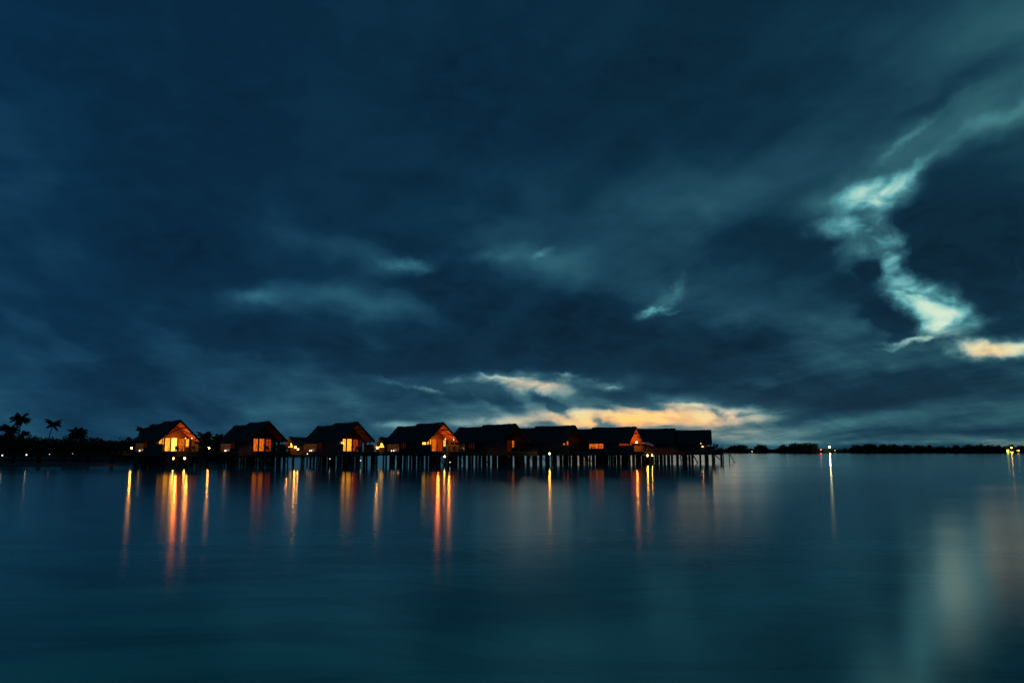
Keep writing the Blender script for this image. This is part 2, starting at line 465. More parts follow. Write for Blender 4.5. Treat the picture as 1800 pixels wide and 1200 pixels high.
# ------------------------------------------------------------------ water
def water_material():
    m = bpy.data.materials.new('lagoon_water'); m.use_nodes = True
    nt = m.node_tree; nt.nodes.clear(); k = G(nt)
    pos = k.n('ShaderNodeNewGeometry').outputs['Position']
    bands = k.noise(k.vm('MULTIPLY', pos, (.012, .045, 0)), 1.0, 4, .55, .3)
    near = k.noise(k.vm('MULTIPLY', pos, (.07, .20, 0)), 1.0, 2, .5, .5)
    patch = k.noise(k.vm('MULTIPLY', pos, (.16, .38, 0)), 1.0, 4, .6, .8)
    rip = k.noise(k.vm('MULTIPLY', pos, (1.2, 3.0, 0)), 1.0, 2, .5)
    bp = k.n('ShaderNodeBump'); bp.inputs['Strength'].default_value = .04; bp.inputs['Distance'].default_value = .01
    k.l(k.m('ADD', k.m('MULTIPLY', near, 10.0), rip), bp.inputs['Height'])
    gl = k.n('ShaderNodeBsdfAnisotropic', distribution='BECKMANN')
    gl.inputs['Color'].default_value = (1, 1, 1, 1)
    sp = k.n('ShaderNodeSeparateXYZ'); k.l(pos, sp.inputs[0])
    rr = k.m('ADD', k.mr(sp.outputs[1], 18.0, 160.0, .150, .088, 'LINEAR'), k.m('ADD', k.mr(bands, .35, .65, 0, .022), k.mr(near, .4, .7, 0, .012)))
    k.l(rr, gl.inputs['Roughness']); k.l(bp.outputs[0], gl.inputs['Normal'])
    df = k.n('ShaderNodeBsdfDiffuse')
    body = k.mix(k.mr(sp.outputs[1], 12.0, 60.0, 0, 1, 'LINEAR'), (.32, .86, .56, 1), (.16, .66, .66, 1))     # shallow sand gives way to deeper lagoon
    k.l(k.mix(1.0, body, k.ramp(patch, [(.38, (.45, .47, .52, 1)), (.62, (1, 1, 1, 1))]), 'MULTIPLY'), df.inputs['Color'])
    fr = k.n('ShaderNodeFresnel'); fr.inputs['IOR'].default_value = 1.7
    mx = k.n('ShaderNodeMixShader')
    k.l(fr.outputs[0], mx.inputs[0]); k.l(df.outputs[0], mx.inputs[1]); k.l(gl.outputs[0], mx.inputs[2])
    o = k.n('ShaderNodeOutputMaterial'); k.l(mx.outputs[0], o.inputs[0])
    return m
wb = MB(); wb.quad((-9000, -2000, 0), (9000, -2000, 0), (9000, 16000, 0), (-9000, 16000, 0))
water = bpy.data.objects.new('water', wb.mesh('water', water_material())); col.objects.link(water); water['kind'] = 'structure'

# ------------------------------------------------------------------ land
def land(name, outline, top, material, seed, step=None):
    """low bank: outline (x, y) shrinks upward in noisy rings"""
    bm = bmesh.new(); n = len(outline)
    cx_ = sum(p[0] for p in outline) / n; cy_ = sum(p[1] for p in outline) / n
    rings = []
    for k_, (f, z) in enumerate(((1.0, -.4), (.97, .15 * top), (.90, .55 * top), (.75, .85 * top), (.4, top))):
        rr_ = []
        for (x, y) in outline:
            h = z + (noise.noise(Vector((x * .11 + seed, y * .11, k_))) * .35 * top if k_ else 0)
            rr_.append(bm.verts.new((cx_ + (x - cx_) * f, cy_ + (y - cy_) * f, h)))
        rings.append(rr_)
    for a, b in zip(rings, rings[1:]):
        for i in range(n): bm.faces.new((a[i], a[(i + 1) % n], b[(i + 1) % n], b[i]))
    bm.faces.new(rings[-1])
    bmesh.ops.recalc_face_normals(bm, faces=bm.faces)
    me = bpy.data.meshes.new(name); bm.to_mesh(me); bm.free(); me.materials.append(material)
    o = bpy.data.objects.new(name, me); col.objects.link(o); o['kind'] = 'structure'
    return o
def blob_outline(x0, x1, y0, y1, n, jag, seed):
    out = []
    for i in range(n):
        t = 2 * math.pi * i / n
        cx_, cy_ = (x0 + x1) / 2, (y0 + y1) / 2
        q = 1 + jag * noise.noise(Vector((math.cos(t) * 3 + seed, math.sin(t) * 3, seed)))
        c_, s_ = math.cos(t), math.sin(t)
        e_ = .6
        out.append((cx_ + (x1 - x0) / 2 * q * math.copysign(abs(c_) ** e_, c_), cy_ + (y1 - y0) / 2 * q * math.copysign(abs(s_) ** e_, s_)))
    return out
land('island', blob_outline(-420, -95, 318, 520, 90, .06, 2.0), 1.6, M['sand'], 1.0)
land('shoal', blob_outline(-150, -77, 146, 180, 120, .14, 5.0), .55, M['rock'], 3.0)
land('far_island', blob_outline(230, 2000, 1475, 1900, 160, .03, 7.0), 2.0, M['sand'], 9.0)

# ------------------------------------------------------------------ trees
def crown_mesh(name, seed, w, h, clumps, leaves, size):
    rnd = random.Random(seed); mb = MB()
    for c_ in range(clumps):
        a = rnd.random() * 6.283; rad = w * .5 * rnd.random() ** .6
        zc = h * (.12 + .88 * rnd.random() ** .8) * (1 - .45 * (rad / (w * .5)) ** 2)
        cr = rnd.uniform(.10, .20) * w
        cc = Vector((math.cos(a) * rad, math.sin(a) * rad, zc))
        for i in range(leaves):
            d = Vector((rnd.gauss(0, 1), rnd.gauss(0, 1), rnd.gauss(0, .75))).normalized() * cr * rnd.uniform(.5, 1.08)
            p = cc + d; s_ = size * rnd.uniform(.6, 1.4)
            u = Vector((rnd.gauss(0, 1), rnd.gauss(0, 1), rnd.gauss(0, 1))).normalized()
            v = u.cross(Vector((rnd.gauss(0, 1), rnd.gauss(0, 1), rnd.gauss(0, 1)))).normalized()
            mb.quad(p - u * s_, p + v * s_ * .45, p + u * s_, p - v * s_ * .45)
    return mb.mesh(name, M['leaf'])
def trunk_mesh(name, seed, h, r, w):
    rnd = random.Random(seed); mb = MB()
    mb.tube([(0, 0, -.6), (.05 * h, 0, h * .5), (0, .03 * h, h)], [r, r * .7, r * .35], 7)
    for i in range(5):
        a = rnd.random() * 6.28; z0 = h * rnd.uniform(.3, .65)
        mb.tube([(.04 * h, 0, z0), (math.cos(a) * w * .2, math.sin(a) * w * .2, z0 + h * .2), (math.cos(a) * w * .34, math.sin(a) * w * .34, z0 + h * .42)], [r * .45, r * .3, r * .12], 5)
    return mb.mesh(name, M['bark'])
TREES = []
for i, (w, h, cl, lv, sz) in enumerate(((10, 8.5, 46, 34, .42), (8, 9.5, 42, 32, .38), (12, 7, 50, 34, .45), (7, 6, 30, 34, .36))):
    TREES.append((crown_mesh('crown', 30 + i, w, h * .8, cl, lv, sz), trunk_mesh('trunk', 60 + i, h * .8, .28, w), h))
def tree(kind, loc, rz, sc, label, group, name='broadleaf_tree'):
    cm, tm, h = TREES[kind]
    t = thing(name, label, 'tree', loc, rz, group); t.scale = sc
    c_ = bpy.data.objects.new('crown', cm); col.objects.link(c_); c_.parent = t; c_.location = (0, 0, h * .18)
    k_ = bpy.data.objects.new('trunk', tm); col.objects.link(k_); k_.parent = t
    return t
rnd = random.Random(5)
# dark wood on the near island, left of the villas (front rank stands against the sky)
xs = -262.0; k_ = 0
def wood_label(px, rank):
    for lim, w in ((0, 'at its far left end'), (60, 'below the tallest palm'), (112, 'below the leaning palm'), (160, 'round the bushy shore palm'), (235, 'left of the leftmost villa'), (300, 'behind the leftmost villa')):
        if px < lim: return 'dark tree in the %s rank of the wood, %s' % (rank, w)
    return 'dark tree in the %s rank of the wood, right of the leftmost villa' % rank
while xs < -118:
    y = rnd.uniform(335, 350)
    px = 900 + 1400 * xs / y
    prof = 1.0 + .25 * math.exp(-((px - 80) / 40) ** 2) - .18 * math.exp(-((px - 215) / 40) ** 2) + (.15 if px < 30 else 0) - (.12 if px > 250 else 0)
    hgt = rnd.uniform(.92, 1.1) * prof
    kd = rnd.choice((0, 0, 1, 2))
    tree(kd, (xs, y, 1.0), rnd.random() * 6.28, (1.1, 1.1, .84 * hgt), wood_label(px, 'front'), 'trees of the unlit wood on the left island')
    xs += rnd.uniform(3.6, 5.6)
for i in range(26):
    tree(rnd.choice((0, 1, 2)), (-262 + i * 6.0 + rnd.uniform(-1.5, 1.5), rnd.uniform(356, 372), 1.2), rnd.random() * 6.28, (1.1, 1.1, rnd.uniform(.84, .94)), wood_label(900 + 1400 * (-262 + i * 6.0) / 364, 'rear'), 'trees of the unlit wood on the left island')
def undergrowth(name, x0, x1, y0, y1, h, n, size, seed):
    rr_ = random.Random(seed); mb = MB()
    for i in range(n):
        p = Vector((rr_.uniform(x0, x1), rr_.uniform(y0, y1), rr_.random() ** 1.3 * h + .3)); s_ = size * rr_.uniform(.6, 1.5)
        u = Vector((rr_.gauss(0, 1), rr_.gauss(0, 1), rr_.gauss(0, .8))).normalized(); v = u.cross(Vector((rr_.gauss(0, 1), rr_.gauss(0, 1), rr_.gauss(0, 1)))).normalized()
        mb.quad(p - u * s_, p + v * s_ * .6, p + u * s_, p - v * s_ * .6)
    o = bpy.data.objects.new(name, mb.mesh(name, M['leaf'])); col.objects.link(o)
    return o
u_ = undergrowth('undergrowth', -285, -115, 326, 338, 6.0, 16000, .75, 3); u_['kind'] = 'stuff'
u_['label'] = 'dense dark shrubs under the trees on the left island'; u_['category'] = 'shrubs'

# coconut palms
def frond(mb, base, az_, rise, length, droop, rnd_):
    n = 14; pts = []
    p = Vector(base); e_ = rise
    for i in range(n + 1):
        pts.append(p.copy())
        e_ -= droop / n * (0.4 + 1.2 * i / n)
        p = p + Vector((math.cos(az_) * math.cos(e_), math.sin(az_) * math.cos(e_), math.sin(e_))) * length / n
    mb.tube(pts, [.07 * (1 - .8 * i / n) for i in range(n + 1)], 4)
    side = Vector((-math.sin(az_), math.cos(az_), 0))
    for i in range(1, n + 1):
        t = i / n; L_ = length * .30 * math.sin(math.pi * min(1, .16 + t * .86)) + .15
        fw = (pts[i] - pts[i - 1]).normalized()
        for sgn in (-1, 1):
            for q in range(3):
                b = pts[i - 1].lerp(pts[i], (q + rnd_.random() * .5) / 3)
                d = (side * sgn * .75 + fw * .55 + Vector((0, 0, -.55 - .35 * rnd_.random()))).normalized()
                w_ = fw * .16
                tip = b + d * L_ * rnd_.uniform(.8, 1.1)
                mb.quad(b - w_, b + w_, tip + w_ * .3, tip - w_ * .3)
def palm(loc, hgt, lean, lean_az, seed, label, size=1.0, nf=22, group='coconut palms on the left island'):
    rr_ = random.Random(seed)
    t = thing('palm_tree', label, 'palm', loc, 0, group)
    pts = []
    for i in range(9):
        s_ = i / 8; off = lean * (s_ ** 1.6)
        pts.append((math.cos(lean_az) * off, math.sin(lean_az) * off, -1 + (hgt + 1) * s_))
    part('trunk', ('pt', seed), lambda: MB().tube(pts, [.26 - .1 * i / 8 for i in range(9)], 8), M['bark'], t, smooth=True)
    top = Vector(pts[-1])
    mb = MB()
    for i in range(nf):
        a = i * 2.39996 + rr_.uniform(-.2, .2)
        rise = rr_.uniform(-.45, 1.35)
        frond(mb, top, a, rise, size * rr_.uniform(3.4, 4.6), rr_.uniform(1.0, 1.8), rr_)
    part('crown', ('pc', seed), lambda: mb, M['palm_leaf'], t)
    n_ = MB()
    for i in range(5): n_.ball(top + Vector((.2 * math.cos(i * 1.26), .2 * math.sin(i * 1.26), -.35)), .19)
    part('coconut_cluster', ('nut', seed), lambda: n_, M['bark'], t, smooth=True)
    return t
def at(px_, py_, Y_):
    """world point seen on the survey photo at depth Y"""
    u = (px_ - 900) / 1400.0; v = (600 - py_) / 1400.0
    c_, s_ = math.cos(PITCH), math.sin(PITCH)
    d = Vector((u, c_ - v * s_, s_ + v * c_)); k_ = Y_ / d.y
    return Vector((0, 0, EYE)) + d * k_
for (bx, tx, ty, Yp, sz, sd, nf, lb) in (
    (31, 36, 736, 345, 1.15, 1, 18, 'tallest coconut palm on the left island, slim trunk against the sky'),
    (20, 15, 757, 338, 1.2, 2, 26, 'broad low coconut palm at the left edge of the photo, below the tallest palm'),
    (80, 93, 746, 340, 1.05, 3, 20, 'coconut palm with a round drooping crown leaning right on a curved trunk'),
    (131, 137, 760, 331, 1.35, 4, 28, 'bushy coconut palm low over the shore, halfway between the leaning palm and the first villa'),
    (44, 41, 763, 336, .75, 5, 16, 'small palm tucked beside the foot of the tallest palm'),
    (252, 250, 757, 335, .8, 6, 15, 'palm crown just showing over the roof of the leftmost villa'),
    (361, 361, 768, 330, 1.05, 7, 22, 'palm with a ragged crown in the gap right of the leftmost villa'),
    (384, 384, 771, 334, .9, 8, 20, 'palm close against the roof of the second villa from the left')):
    top = at(tx, ty, Yp); bs = at(bx, 790, Yp)
    palm((bs.x, bs.y, 1.0), top.z - 1.0, abs(top.x - bs.x) + .01, 0.0 if top.x > bs.x else math.pi, sd, lb, sz, nf)

# far shore: every tree of the skyline
k_ = 0; X_ = 388.0
def far_label(px):
    for lim, w in ((1330, 'just right of the last villa'), (1385, 'left of the rounded clump by the red light'), (1436, 'in the rounded clump left of the red light'), (1490, 'low beside the dazzling mast light'),
                   (1600, 'right of the dazzling mast light'), (1690, 'midway between the mast light and the lit building'), (1762, 'left of the lit building'), (1801, 'behind or beside the lit building')):
        if px < lim: return 'small far shore tree ' + w
    return 'small far shore tree beyond the lit building'
FT = (2, 3, 0, 1)
while X_ < 1270:
    y = rnd.uniform(1492, 1508)
    px = 900 + 1400 * X_ / y
    s_ = .62
    for (a, b, v) in ((1278, 1300, .85), (1300, 1312, .8), (1326, 1340, .95), (1370, 1398, .95), (1384, 1396, 1.0), (1398, 1430, 1.02), (1500, 1530, 1.05), (1490, 1540, .95), (1540, 1600, .9), (1600, 1680, .78), (1690, 1760, .9), (1760, 1900, .85)):
        if a <= px <= b: s_ = v
    if 1436 <= px <= 1486: s_ = .5
    if 1340 < px < 1368: s_ = .5
    s_ *= rnd.uniform(.86, 1.14) * 1.62
    kd = rnd.choice((0, 1, 2)) if s_ > 1.3 else rnd.choice((2, 3, 0))
    tree(kd, (X_, y, 1.0), rnd.random() * 6.28, (s_ * 1.05, s_ * 1.05, s_ * 1.12), far_label(px), 'trees of the far tree line')
    X_ += rnd.uniform(3.7, 6.0)
u_ = undergrowth('far_thicket', 375, 1270, 1480, 1490, 5.6, 15000, 1.6, 8); u_['kind'] = 'stuff'
u_['label'] = 'low dark thicket along the far shore'; u_['category'] = 'shrubs'

# ------------------------------------------------------------------ stilt villas
FL = 2.7; EV = 4.73; HR = 8.25; HW = 3.58
SL = (HR - EV) / HW
def roof_mb(x0, x1, hr, hw, over=0.0, thick=.28, seed=0):
    """thatched gable roof: two thick slopes with a ragged lower edge"""
    mb = MB(); ev = hr - SL * hw
    rr_ = random.Random(seed); nx = 34
    for sgn in (-1, 1):
        rows = []
        for j in range(9):
            f = j / 8.0; row = []
            for i in range(nx + 1):
                x = x0 + (x1 - x0) * i / nx
                y = sgn * (hw * f + (rr_.uniform(-.10, .12) if j == 8 else 0)); z = hr - SL * hw * f + rr_.uniform(-.06, .06) - .10 * math.sin(math.pi * i / nx) + (rr_.uniform(-.12, .03) if j == 8 else 0)
                if j == 0: y = 0.0
                z += .10 * (1 if j % 2 == 0 else 0)
                row.append(mb.bm.verts.new((x + (rr_.uniform(-.12, .12) if i in (0, nx) else 0), y, z)))
            rows.append(row)
        for a, b in zip(rows, rows[1:]):
            for i in range(nx): mb.bm.faces.new((a[i], a[i + 1], b[i + 1], b[i]))
        lo = [[mb.bm.verts.new((x0 + (x1 - x0) * i / nx, sgn * hw * f, hr - SL * hw * f - thick)) for i in range(nx + 1)] for f in (0.0, 1.0)]
        for i in range(nx):
            mb.bm.faces.new((lo[0][i], lo[0][i + 1], lo[1][i + 1], lo[1][i]))
            mb.bm.faces.new((rows[-1][i], rows[-1][i + 1], lo[1][i + 1], lo[1][i]))
        for e_ in (0, nx):
            mb.bm.faces.new([r[e_] for r in rows] + [lo[1][e_], lo[0][e_]])
    return mb
def ridge_mb(x0, x1, hr, seed):
    mb = MB(); rr_ = random.Random(seed); n = max(3, int((x1 - x0) / 1.1))
    for i in range(n):
        a = x0 + (x1 - x0) * i / n; b = x0 + (x1 - x0) * (i + 1) / n + .05
        d = rr_.uniform(-.05, .06) - .08 * math.sin(math.pi * i / n)
        mb.prism([(-.42, hr - .22 + d), (0, hr + .10 + d), (.42, hr - .22 + d), (.42, hr - .32 + d), (-.42, hr - .32 + d)], 'x', a, b)
    return mb
def planks(mb, axis, a0, a1, c, z0, z1, t=.06, w=.22, rr_=random.Random(4)):
    """wall of upright boards standing proud of each other by a few mm"""
    n = max(1, int(round((a1 - a0) / w)))
    for i in range(n):
        p = a0 + (a1 - a0) * i / n; q = a0 + (a1 - a0) * (i + 1) / n - .012
        o_ = rr_.uniform(0, .02)
        if axis == 'x': mb.box(p, q, c - t / 2 - o_, c + t / 2, z0, z1)
        else: mb.box(c - t / 2, c + t / 2 + o_, p, q, z0, z1)
    return mb
BX = -4.2        # back wall of the veranda
PANES = [('window', -2.45, -1.62, 3.95, 5.12), ('door', -1.42, -.52, 2.74, 5.15), ('door', -.34, .66, 2.74, 5.15), ('door', .86, 2.02, 2.74, 5.05), ('window', 2.16, 2.78, 3.5, 5.0)]
def villa(i, pos, theta, label, panes, roof_light, rear_glow, side='p_dark', side_panes=(), screen=False):
    rz = R(theta - 90)
    v = thing('stilt_villa', label, 'villa', (pos[0], pos[1], 0), rz, 'thatched villas on stilts')
    # roofs
    r1 = part('roof', 'rf', lambda: roof_mb(-11.35, 0.0, HR, HW, seed=1), M['thatch'], v)
    part('ridge_cap', 'rc1', lambda: ridge_mb(-11.4, -1.6, HR, 1), M['thatch_edge'], r1)
    r2 = part('roof', 'rr', lambda: roof_mb(-20.6, -11.1, HR - .34, HW - .12, seed=2), M['thatch'], v)
    part('ridge_cap', 'rc2', lambda: ridge_mb(-20.5, -11.5, HR - .34, 2), M['thatch_edge'], r2)
    # boarded underside and bargeboards of the front roof
    def under():
        mb = MB()
        for s_ in (-1, 1):
            n = 12
            for k in range(n):
                f0, f1 = k / n, (k + .93) / n
                y0, y1 = s_ * 3.5 * f0, s_ * 3.5 * f1
                z0, z1 = HR - .36 - SL * 3.5 * f0, HR - .36 - SL * 3.5 * f1
                mb.quad((BX, y0, z0), (-.12, y0, z0), (-.12, y1, z1), (BX, y1, z1))
        return mb
    part('ceiling', 'un', under, M['ceiling'], v)
    def barge():
        mb = MB()
        for s_ in (-1, 1): mb.bar((.03, 0, HR - .12), (.03, s_ * 3.62, EV - .20), .07, .30)
        return mb
    part('bargeboard', 'bb', barge, M['plank'], v)
    def truss():
        mb = MB()
        for s_ in (-1, 1):
            mb.bar((-.3, s_ * -.55, 7.0), (-.3, s_ * 2.95, 5.28), .09, .14)
            for f in (.28, .55, .82): mb.box(BX, -.2, s_ * 3.5 * f - .05, s_ * 3.5 * f + .05, HR - .36 - SL * 3.5 * f - .14, HR - .36 - SL * 3.5 * f - .02)
        return mb
    part('roof_truss', 'tr', truss, M['frame'], v)
    # walls
    part('gable_panel', 'gp', lambda: MB().prism([(-2.9, 5.32), (2.9, 5.32), (.0, HR - .45 )], 'x', BX - .05, BX + .05), M['frame'], v)
    def backwall():
        mb = MB(); ys = [-2.9]
        for p in PANES: ys += [p[1], p[2]]
        ys.append(2.9)
        for a, b in zip(ys[0::2], ys[1::2]): mb.box(BX - .09, BX + .09, a, b, FL, 5.32)
        for p in PANES:
            if p[3] > 3: mb.box(BX - .08, BX + .08, p[1], p[2], FL, p[3])
            mb.box(BX - .08, BX + .08, p[1], p[2], p[4], 5.32)
        return mb
    part('wall', 'bw', backwall, M['frame'], v)
    for k, (kind, a, b, z0, z1) in enumerate(PANES):
        def fr(a=a, b=b, z0=z0, z1=z1):
            mb = MB(); w = .05
            mb.box(-.03, .03, a, a + w, z0, z1).box(-.03, .03, b - w, b, z0, z1)
            mb.box(-.03, .03, a + w, b - w, z1 - w, z1).box(-.03, .03, a + w, b - w, z0, z0 + w)
            if kind == 'window': mb.box(-.02, .02, a + w, b - w, (z0 + z1) / 2 - .02, (z0 + z1) / 2 + .02)
            return mb
        f = part(kind, ('fr', k), fr, M['frame'], v, (BX + .06, 0, 0))
        part('pane', ('pn', k), lambda a=a, b=b, z0=z0, z1=z1: MB().box(-.015, .004, a + .05, b - .05, z0 + .05, z1 - .05), M[panes[k]], f)
        if kind == 'door': part('handle', ('hd', k), lambda a=a: MB().box(.03, .07, a + .06, a + .09, 3.55, 3.85), M['metal'], f)
    # long side walls; the viewer's side opens into a bathing terrace at the back
    for kk, wl in (('s1', ('x', -13.0, -4.2, -2.9, FL, 5.3)), ('s2', ('x', -20.3, -19.3, -2.9, FL, 5.25)), ('s3', ('x', -20.3, -4.2, 2.9, FL, 5.3)), ('s4', ('y', -2.8, 2.8, -20.2, FL, 5.25)),
                   ('s5', ('x', -20.1, -13.1, .2, FL, 5.25)), ('s6', ('y', -2.8, .12, -13.05, FL, 5.25))):
        part('wall', kk, lambda: planks(MB(), *wl), M['plank'], v)
    for kk, wl in (('p1', ('x', -6.6, -2.75, -3.2, 1.9, 5.15)), ('p2', ('x', -2.75, 1.0, -3.2, 1.9, 4.05)), ('p3', ('x', -4.1, -2.75, 3.2, 1.9, 5.15)), ('p4', ('x', -2.75, .3, 3.2, 1.9, 4.05))):
        part('privacy_wall', kk, lambda: planks(MB(), *wl), M['grey_plank'], v)
    for y in (-2.85, 2.72):
        part('veranda_post', 'vp', lambda: MB().box(-.09, .09, -.07, .07, FL, 5.15), M['frame'], v, (-.35, y, 0))
    for (a, b, z0, z1, mk) in side_panes:
        f = part('window', ('sf', a, b), lambda: MB().box(a - .06, b + .06, -.04, .02, z0 - .06, z0).box(a - .06, b + .06, -.04, .02, z1, z1 + .06).box(a - .06, a, -.04, .02, z0, z1).box(b, b + .06, -.04, .02, z0, z1).box((2 * a + b) / 3 - .05, (2 * a + b) / 3 + .05, -.04, .02, z0, z1).box((a + 2 * b) / 3 - .05, (a + 2 * b) / 3 + .05, -.04, .02, z0, z1), M['frame'], v, (0, -2.97, 0))
        part('pane', ('sp', a, b), lambda: MB().box(a, b, -.02, 0, z0, z1), M[mk], f)
    # rear corner slit windows, dim inside
    for q, (a, b) in enumerate(((-12.4, -12.0), (-11.6, -11.2), (-10.8, -10.4))):
        f = part('window', ('cw', q), lambda: MB().box(a - .05, a, -.03, .02, 3.3, 5.0).box(b, b + .05, -.03, .02, 3.3, 5.0).box(a, b, -.03, .02, 5.0, 5.05).box(a, b, -.03, .02, 3.25, 3.3), M['frame'], v, (0, -2.95, 0))
        part('pane', ('cp', q), lambda: MB().box(a, b, -.015, 0, 3.3, 5.0), M['p_dim' if rear_glow else 'p_dark'], f)
    # floor and skirt
    part('floor', 'fl', lambda: MB().box(-20.5, 3.0, -3.2, 3.2, FL - .16, FL - .001), M['deck'], v)
    def skirt():
        mb = MB()
        for k in range(4):
            z = 1.86 + k * .175
            mb.box(-20.4, 2.9, -3.14, -3.08, z, z + .16).box(-20.4, 2.9, 3.08, 3.14, z, z + .16)
            mb.box(2.86, 2.92, -3.07, 3.07, z, z + .16).box(-20.4, -20.34, -3.07, 3.07, z, z + .16)
        for x in (-18, -13, -8, -3, 2): mb.box(x - .1, x + .1, -3.0, 3.0, 2.2, 2.5)
        return mb
    part('skirting', 'sk', skirt, M['plank'], v)
    part('step_platform', 'lp', lambda: MB().box(3.02, 4.5, -3.1, -1.5, 1.98, 2.1), M['deck'], v)
    def ladder():
        mb = MB()
        a, b = Vector((4.45, 0, 2.05)), Vector((5.9, 0, -.5))
        for y in (-2.95, -2.05): mb.bar(a + Vector((0, y, 0)), b + Vector((0, y, 0)), .07, .16)
        for k in range(6):
            p = a.lerp(b, (k + .5) / 6.5); mb.box(p.x - .13, p.x + .13, -2.9, -2.1, p.z - .02, p.z + .02)
        mb.tube([(4.45, -3.0, 2.05), (4.5, -3.0, 2.95), (5.9, -3.0, .8), (5.9, -3.0, -.5)], .025, 5)
        return mb
    part('ladder', 'ld', ladder, M['deck'], v)
    def rail():
        mb = MB()
        for y in (-1.45, -.3, .85, 2.0, 3.0): mb.box(2.86, 2.96, y - .05, y + .05, FL, FL + .92)
        for x in (2.0, 1.0): mb.box(x - .05, x + .05, 2.98, 3.08, FL, FL + .92)
        for z in (.28, .56): mb.box(2.89, 2.93, -1.4, 2.95, FL + z, FL + z + .04)
        mb.box(2.83, 2.99, -1.5, 3.05, FL + .92, FL + .98)
        for z in (.28, .56, .9): mb.box(.4, 2.8, 3.01, 3.05, FL + z, FL + z + .04)
        return mb
    part('railing', 'rl', rail, M['plank'], v)
    if screen:
        part('privacy_screen', 'scr', lambda: planks(MB(), 'y', -3.0, -.6, 2.7, FL, 4.25), M['plank'], v)
    # piles
    rr_ = random.Random(100 + i)
    for x in [-20.0 + 1.86 * k for k in range(12)] + [2.6]:
        for y in (-2.85, -.95, .95, 2.85):
            s_ = rr_.uniform(.8, 1.45)
            q_ = part('pile', 'pile', lambda: MB().tube([(0, 0, -1.5), (0, 0, 1.2), (0, 0, 2.5)], [.16, .15, .13], 8), M['pile'], v, (x + rr_.uniform(-.35, .35), y + rr_.uniform(-.15, .15), 0), smooth=True, sc=(s_, s_, 1))
            q_.rotation_euler = (rr_.uniform(-.025, .025), rr_.uniform(-.025, .025), 0)
    for y in (-3.0, -1.6): part('pile', 'pile2', lambda: MB().tube([(0, 0, -1.5), (0, 0, 1.97)], .1, 8), M['pile'], v, (4.35, y, 0), smooth=True)
    for x in (-15.9, -7.7, .3):
        for y in (-2.9, 2.9): part('brace', 'br', lambda: MB().bar((0, 0, 2.3), (2.0, 0, .35), .08, .12), M['pile'], v, (x, y, 0))
    # lamp light under the veranda roof and in the bathing terrace
    def lamp_at(x, y, z, energy, c_, r_=.12):
        ld = bpy.data.lights.new('veranda_light', 'POINT'); ld.energy = energy; ld.color = c_; ld.shadow_soft_size = r_
        o = bpy.data.objects.new('veranda_light', ld); col.objects.link(o); o.parent = v; o.location = (x, y, z)
    def ceiling_lamp(x, y, z, mk):
        f = part('ceiling_lamp', 'cl', lambda: MB().tube([(0, 0, .06), (0, 0, .32)], .02, 5).tube([(0, 0, .05), (0, 0, .12)], .10, 8), M['metal'], v, (x, y, z))
        part('bulb', 'clb', lambda: MB().ball((0, 0, -.04), .10), M[mk], f)
    if roof_light:
        lamp_at(-2.6, .3, 4.75, roof_light, (1.0, .19, .022))
        if i in (0, 3): lamp_at(-.5, 1.6, 4.85, roof_light * .4, (1.0, .28, .035))
        for (x, y, z, mk) in LAMPS_IN.get(i, ()): ceiling_lamp(x, y, z, mk)
    if rear_glow:
        lamp_at(-17.2, -1.2, 4.6, rear_glow, (1.0, .46, .2), .1)
        part('basin_stand', 'bs', lambda: MB().box(-18.9, -17.9, -.5, -.05, FL, 3.5).box(-18.8, -18.0, -.48, -.1, 3.52, 3.62), M['cloth'], v)
        part('bathtub', 'bt', lambda: MB().prism([(-2.35, FL), (-1.15, FL), (-.95, 3.3), (-1.05, 3.32), (-1.25, 2.9), (-2.25, 2.9), (-2.45, 3.32), (-2.55, 3.3)], 'x', -17.2, -15.2), M['tub'], v)
        part('folding_screen', 'fs', lambda: planks(MB(), 'x', -14.6, -13.4, -2.4, FL, 4.7, w=.2), M['ceiling'], v)
    return v
LAMPS_IN = {0: ((-.5, 2.2, 5.1, 'bulb_white'), (-.5, 1.1, 5.1, 'bulb_pale')),
            3: ((-.5, 2.5, 5.05, 'bulb_white'), (-2.2, 1.6, 5.2, 'bulb_white')),
            6: ((-.6, 1.0, 4.9, 'bulb_small'),)}
VP = [((-59.0, 142.5), 37.7), ((-45.0, 148.3), 36.2), ((-29.2, 151.5), 34.6), ((-13.2, 154.7), 33.4), ((.8, 162.0), 37.8), ((13.6, 172.5), 47.1), ((28.2, 181.9), 54.5), ((39.8, 195.4), 68.1), ((52.1, 209.6), 74.7)]
VL = ['leftmost thatched stilt villa, its whole veranda glowing gold and orange under the gable',
      'thatched stilt villa with two narrow orange glowing doors, second from the left',
      'thatched stilt villa with yellow doorways and one dazzling lamp, third from the left',
      'thatched stilt villa with a red lit gable, bright window and a floodlight under its deck',
      'dark stilt villa with one thin orange pane lit, right of the red lit gable',
      'unlit thatched stilt villa with a lamp post in the water before its side wall',
      'thatched stilt villa with a wide orange side window and glowing orange gable peak',
      'black unlit thatched stilt villa second from the right end of the row',
      'stilt villa at the right end of the row, with a ladder down to the water']
D_, R_, O_, Gd, Br, Dm = 'p_dark', 'p_red', 'p_orange', 'p_gold', 'p_bright', 'p_dim'
PN = [[Gd, Gd, Br, O_, Gd], [D_, O_, O_, R_, D_], [D_, Gd, Gd, R_, Dm], [Br, Gd, O_, R_, Gd], [D_, D_, D_, Dm, O_], [D_, D_, D_, O_, O_], [D_, R_, O_, R_, O_], [D_, D_, D_, D_, Dm], [D_, D_, R_, D_, R_]]
RL = [400, 0, 6, 330, 0, 0, 800, 0, 30]
RG = [190, 260, 240, 220, 110, 0, 0, 0, 0]
villas = []
